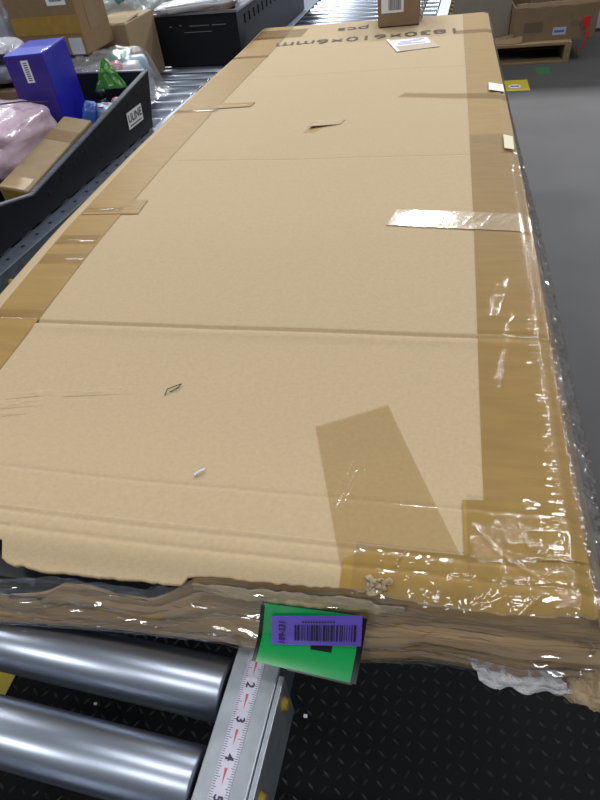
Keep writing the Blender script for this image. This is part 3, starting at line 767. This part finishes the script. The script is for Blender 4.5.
def cbf(u, v):
    # sheet of clear plastic over the goods, its edge hanging down outside the bin
    x = -.11 + .215 * u + .02 * nz(u * 3, v * 3); y = -.095 + .22 * v
    top = .126 - .030 * abs(v - .6)
    z = top * (1 - sstep(.70, 1.02, u)) + .008 * sstep(.70, 1.02, u) + .009 * nz(u * 6, v * 6, 2.) + .006 * ridge(u * 9, v * 9, 5.)
    return (x, y, z)
grid('clear_sheet', lin(0, 1, 44), lin(0, 1, 40), cbf, M['clear'], cb)

# big brown carton, middle carton
ca = carton('large_carton', (-.345, 1.365, .915), R(-4), (.20, .145, .26), M['carton'], 'large brown carton with packing tape behind the blue box')
face_y(ca, 'tape_strip', -.199, -.001, .050, .090, M['tape_gold'], .0008)
lb = face_y(ca, 'white_label', -.075, -.020, .112, .165, M['white']); barcode(lb, 'y', -.065, -.03, .12, .15, .0006, 9)
face_x(ca, 'tape_strip', .045, .10, .050, .26, M['carton_dark'])
face_y(ca, 'paper_note', -.045, -.006, .003, .040, M['white_poly'], .0006)
un = carton('flat_carton', (-.400, 1.350, RT + .001), R(0), (.15, .17, .127), M['carton_dark'], 'dark flat carton under the large brown carton')
cm = carton('square_carton', (-.300, 1.525, RT + .001), R(-2), (.128, .190, .163), M['carton_light'], 'plain tan carton standing between the two black bins')
def cflap(u, v): return (-.126 + .122 * u, .004 + .10 * v, .1635 + .006 * v + .003 * nz(u * 4, v * 4))
grid('top_flap', lin(0, 1, 12), lin(0, 1, 8), cflap, M['carton_light'], cm, thick=.003)

# white sack and clutter on the far left
ws = pillow('white_sack', (-.475, 1.165, .915), (.15, .11, .085), (0, 0, R(12)), 5.5, M['white_poly'], 'white plastic sack at the left edge beside the blue box', 'sack', .08, .5)
MB().box((-.02, -.060, .045), (.05, -.052, .065)).build('black_print', M['ink'], ws)
us = carton('lower_carton', (-.405, 1.12, fl), R(0), (.098, .028, .11), M['carton_dark'], 'dark carton edge under the white sack in the front bin')
o = pillow('gap_shade', (-.455, 1.05, fl), (.055, .10, .105), (0, 0, 0), 1.5, M['black'], 'black shape standing in for the dark gap between the blue box and the left side of the front bin', 'pouch', .06, .45)  # black shape added to paint the dark shade in the gap
gl = pillow('grey_parcel', (-.625, 1.46, .90), (.13, .16, .16), (0, 0, R(5)), 2.7, M['grey_poly'], 'dark grey plastic parcel at the top left corner', 'parcel', .1, .5)
ul = carton('back_carton', (-.53, 1.38, RT + .001), R(0), (.12, .16, .112), M['carton_dark'], 'dark carton under the grey parcel at the far left')

# bubble-wrap parcel behind the middle carton
bw = empty('bubble_wrap_parcel', (-.46, 1.86, RT + .012), R(-6), 'crinkled bubble-wrap parcel with teal print behind the square carton', 'parcel')
pillow('wrap', (0, 0, 0), (.26, .20, .20), (0, 0, 0), 6.6, M['bubble'], None, None, .13, .55, 4., parent=bw)
for k, (x, z, wd) in enumerate([(-.05, .182, .05), (.02, .190, .04), (.05, .17, .03), (-.02, .165, .05), (.075, .185, .03)]):
    pillow('teal_print', (x, -.045 - .02 * (k % 3), z), (wd, .03, .022), (R(30), 0, R(25 * k)), k + .5, M['teal'], None, None, .06, .5, parent=bw, n=(16, 8))
# in the far bin
pillow('white_poly_mailer', (-.175, 1.772, .931), (.25, .09, .026), (R(2), R(-3), R(3)), 3.9, M['white_poly'], 'white plastic mailer bulging over the rim of the far bin', 'mailer', .12, .45)
carton('brown_parcel', (-.160, 1.955, .885), R(-14), (.11, .12, .085), M['carton'], 'brown parcel lying in the far bin')
pillow('grey_mailer', (-.085, 2.12, RT + .014), (.08, .30, .12), (0, 0, R(-4)), 1.9, M['grey_poly'], 'grey plastic mailer in the far bin beside the brown parcel', 'mailer', .1, .5)
pillow('packing_filler', (-.185, 1.865, RT + .011), (.18, .20, .095), (0, 0, 0), 7.9, M['grey_poly'], 'grey plastic filler under the parcels of the far bin', 'filler', .05, .4)

# ------------------------------------------------------------------ pallet and cartons on the right
pt = empty('wooden_pallet', (.90, 4.95, 0), R(0), 'low wooden pallet on the concrete under the cartons', 'pallet')
for k in range(5):
    MB().box((-.52, -.40 + .168 * k, .108), (.52, -.40 + .168 * k + .13, .126)).build('deck_board', M['wood'], pt, bevel=.002)
for x in (-.52, -.04, .48):
    MB().box((x, -.40, .014), (x + .04, .402, .108)).build('stringer', M['wood'], pt, bevel=.002)
for y in (-.40, -.04, .30):
    MB().box((-.52, y, 0), (.52, y + .09, .014)).build('bottom_board', M['wood'], pt, bevel=.002)
oc = empty('open_carton', (1.29, 4.83, .127), R(3), 'open brown carton with a white label on the pallet', 'carton')
cw, cdp, ch = .265, .22, .195
b = MB().box((-cw, -cdp, 0), (cw, -cdp + .008, ch)).box((-cw, cdp - .008, 0), (cw, cdp, ch)).box((-cw, -cdp + .008, 0), (-cw + .008, cdp - .008, ch)).box((cw - .008, -cdp + .008, 0), (cw, cdp - .008, ch)).box((-cw + .008, -cdp + .008, 0), (cw - .008, cdp - .008, .008))
b.build('body', M['carton_dark'], oc)
face_panel = lambda n, x0, x1, z0, z1, mt, off=.001: MB().box((x0, -cdp - off, z0), (x1, -cdp, z1)).build(n, mt, oc)
face_panel('printed_block', -.20, -.08, .055, .115, M['print'] if False else mat('dark_print', (.16, .115, .075), .8))
lb = face_panel('white_label', -.01, .075, .030, .075, M['ltblue'])
MB().box((.0, -cdp - .0014, .045), (.065, -cdp - .001, .058)).build('printed_line', M['purple'], lb)
text('10V5', .05, mat('dark_print_text', (.14, .10, .065), .8), oc, 'printed_text', Matrix.Translation((.145, -cdp - .0005, .088)) @ Matrix.Rotation(R(90), 4, 'X'))
def ofl(u, v): return (-cw + 2 * cw * u, -cdp - .003 - .05 * v, ch - .006 * v - .02 * v * v + .006 * nz(u * 5, v * 2))
grid('front_flap', lin(0, 1, 20), lin(0, 1, 6), lambda u, v: (-cw + 2 * cw * u, -cdp + .002 + .012 * v, ch + .03 * v + .004 * nz(u * 6, v)), M['carton_dark'], oc, thick=.005)
grid('side_flap', lin(0, 1, 8), lin(0, 1, 6), lambda u, v: (cw + .003 + .05 * v, -cdp + 2 * cdp * u, ch - .03 * v * v), M['carton_dark'], oc, thick=.005)
MB().box((-.12, -.12, .008), (.02, .02, .24)).build('green_packet', M['green_floor'], oc) if False else None
gp = carton('green_topped_packet', (1.27, 4.72, .138), R(0), (.13, .16, .215), M['carton_dark'], 'brown packet with a green and white label inside the open carton')
face_z(gp, 'green_label', -.11, -.02, .02, .10, .215, M['green_floor']); face_z(gp, 'white_label', -.12, -.01, .005, .018, .215, M['white'])
carton('inner_packet', (1.45, 4.74, .138), R(0), (.15, .16, .20), M['carton_dark'], 'dark brown packet inside the open carton on the right')
# red tag and ribbon
rtg = empty('red_tag', (1.50, 4.57, .0), 0, 'red plastic tag with a ribbon hanging from the open carton', 'tag')
MB().box((-.030, .0, .205), (.014, .006, .265)).build('tag_plate', M['red'], rtg, bevel=.002)
grid('ribbon', lin(0, 1, 4), lin(0, 1, 24), lambda u, v: (-.006 + .014 * u + .012 * math.sin(v * 4) - .03 * v ** 4, .002 - .006 * math.sin(v * 3), .206 - .150 * v), M['red'], rtg, thick=.001)
tc_ = carton('tall_carton', (1.022, 4.80, .127), R(2), (.52, .38, .70), M['carton_taupe'], 'tall taupe carton standing on the pallet beside the open carton')
def lf(u, v): return (.80 + .30 * u, 4.565 + .05 * v, .128 + .055 * v * (.4 + .6 * u) + .004 * nz(u * 5, v * 4))
o = grid('cardboard_sheet', lin(0, 1, 14), lin(0, 1, 8), lf, M['carton_dark'], thick=.006); tag(o, 'loose bent cardboard sheet on the pallet in front of the tall carton', 'cardboard')
# floor labels
yl = MB().box((.955, 3.985, .0), (1.122, 4.205, .0015)).build('floor_label', M['yellow_floor']); tag(yl, 'yellow floor label with a blue print stuck on the concrete', 'floor label')
MB().cyl((1.035, 4.075, .0015), (1.035, 4.075, .0022), .038, n=24).build('white_disc', M['white'], yl)
MB().box((1.008, 4.062, .0022), (1.062, 4.088, .0026)).build('blue_print', M['purple'], yl)
o = MB().box((1.195, 4.30, 0), (1.285, 4.47, .0012)).build('floor_sticker', M['green_floor']); tag(o, 'faded green sticker on the concrete in front of the pallet', 'floor sticker')
